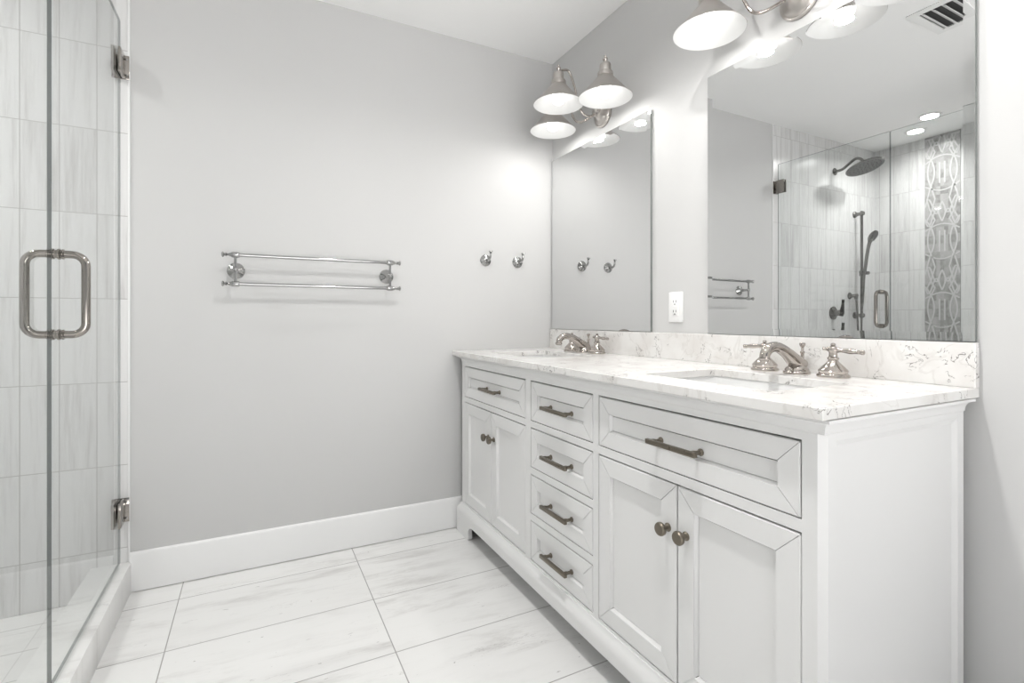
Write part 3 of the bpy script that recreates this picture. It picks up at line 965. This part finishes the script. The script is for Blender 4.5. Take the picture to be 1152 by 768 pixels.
b2 = Vector((XSB, -0.122, 1.700))
mb.lathe([(0.018, -0.006), (0.036, 0.004), (0.049, 0.014), (0.050, 0.021), (0.046, 0.025)], b2, ax2, 32, cap1=False)
mb.lathe([(0.046, 0.025), (0.0, 0.0255)], b2, ax2, 32, mi=1, cap0=False, cap1=False)
u2 = ax2.cross(Vector((1, 0, 0))).normalized(); w2 = ax2.cross(u2)
for rr, cnt in ((0.012, 6), (0.026, 10), (0.038, 14)):
    for k in range(cnt):
        a = 2 * PI * k / cnt
        mb.lathe([(0.003, 0.0245), (0.0025, 0.0275), (0, 0.0276)], b2 + (u2 * math.cos(a) + w2 * math.sin(a)) * rr, ax2, 8, mi=2)
mb.build('handset', [M['fitting'], M['rubber'], M['nozzle']], hs, smooth=40)
mb = MB()
mb.tube([(XSB + 0.022, -0.088, 1.40), (XSB + 0.028, -0.082, 1.25), (XSB + 0.038, -0.075, 1.05), (XSB + 0.042, -0.075, 0.85), (XSB + 0.048, -0.085, 0.66), (XSB + 0.062, -0.090, 0.60), (XSB + 0.078, -0.085, 0.66),
         (XSB + 0.075, -0.070, 0.90), (XSB + 0.072, -0.060, 1.10), (XSB + 0.070, -0.052, 1.195)], 0.0075, 12, 6)
mb.build('hose', M['fitting'], hs, smooth=60)
mb = MB()
mb.lathe([(0.0, 0), (0.027, 0), (0.028, 0.005), (0.020, 0.012), (0.014, 0.018), (0.013, 0.040), (0.015, 0.060), (0.0, 0.066)], (XSB + 0.070, 0, 1.225), (0, -1, 0), 24)
mb.lathe([(0.012, 0.0), (0.012, 0.03), (0.0, 0.031)], (XSB + 0.070, -0.05, 1.225), (0, 0, -1), 16)
mb.build('supply_elbow', M['fitting'], hs, smooth=40)

def valve(z, label):
    x = -2.615
    t_ = thing('shower_valve', (x, 0, z), label, 'valve', 'shower valves')
    mb = MB()
    mb.lathe([(0.0, 0), (0.052, 0), (0.053, 0.004), (0.047, 0.008), (0.030, 0.011), (0.024, 0.016), (0.021, 0.045), (0.024, 0.048), (0.024, 0.060), (0.016, 0.066), (0.0, 0.068)], (x, 0, z), (0, -1, 0), 32)
    mb.build('escutcheon', M['fitting'], t_, smooth=40)
    mb = MB()
    mb.tube([(x, -0.058, z - 0.022), (x, -0.064, z), (x, -0.070, z + 0.035), (x, -0.074, z + 0.075), (x, -0.076, z + 0.105)], [0.016, 0.019, 0.013, 0.0095, 0.0105], 14, 5)
    mb.build('lever', M['lever'], t_, smooth=60)
    return t_
valve(1.085, 'dark lever valve below the rain shower head, upper of the pair')
valve(0.905, 'dark lever valve below the rain shower head, lower of the pair')

# ---------------------------------------------------------------- ceiling fittings
def can(x, y, power, label, r=0.05):
    t_ = thing('recessed_light', (x, y, HC), label, 'ceiling light', 'recessed ceiling lights')
    MB().lathe([(r, 0.0), (r + 0.018, 0.0), (r + 0.018, -0.003), (r + 0.004, -0.007), (r - 0.001, -0.005), (r - 0.001, 0.0)], (x, y, HC), n=40, cap0=False, cap1=False).build('trim_ring', M['plastic'], t_)
    MB().lathe([(0.0, 0.0), (r - 0.001, 0.0), (r - 0.001, -0.0035), (0.0, -0.0036)], (x, y, HC), n=40).build('lens', M['lens'], t_)
    ld = bpy.data.lights.new('lamp', 'AREA')
    ld.shape = 'DISK'; ld.size = r * 1.9; ld.energy = power
    ld.spread = math.radians(155)
    ld.color = (1.0, 0.99, 0.975)
    lo = bpy.data.objects.new('lamp', ld)
    C.objects.link(lo)
    lo.parent = t_
    lo.location = (0, 0, -0.009)
    return t_
can(-2.706, -0.596, CAN_SHOWER * 1.5, 'lit recessed ceiling light over the shower, nearer the glass')
can(-2.943, -0.407, CAN_SHOWER * 0.4, 'lit recessed ceiling light over the shower, in the far tiled corner')
can(-0.94, -1.55, CAN_FILL, 'added recessed fill light, out of view above the bathroom floor in front of the vanity')  # unseen fitting, added to brighten the room

vt = thing('air_vent', (-1.41, -1.27, HC), 'louvred white air vent in the ceiling, seen in the large mirror', 'vent')
mb = MB()
x0, x1, y0, y1 = -1.555, -1.255, -1.42, -1.12
for a, b in (((x0, y0), (x1, y0 + 0.035)), ((x0, y1 - 0.035), (x1, y1)), ((x0, y0 + 0.035), (x0 + 0.035, y1 - 0.035)), ((x1 - 0.035, y0 + 0.035), (x1, y1 - 0.035))):
    mb.box((a[0], a[1], HC - 0.006), (b[0], b[1], HC))
mb.build('vent_frame', M['plastic'], vt, smooth=0)
MB().box((x0 + 0.035, y0 + 0.035, HC - 0.001), (x1 - 0.035, y1 - 0.035, HC - 0.0002)).build('duct_opening', M['slot'], vt, smooth=0)
for k in range(6):
    yy = y0 + 0.055 + k * 0.039
    mb = MB()
    mb.prism([(x0 + 0.035, yy - 0.009, HC - 0.013), (x0 + 0.035, yy - 0.006, HC - 0.0135), (x0 + 0.035, yy + 0.010, HC - 0.003), (x0 + 0.035, yy + 0.007, HC - 0.0022)], (x1 - x0 - 0.07, 0, 0))
    mb.build('slat', M['plastic'], vt, smooth=0)
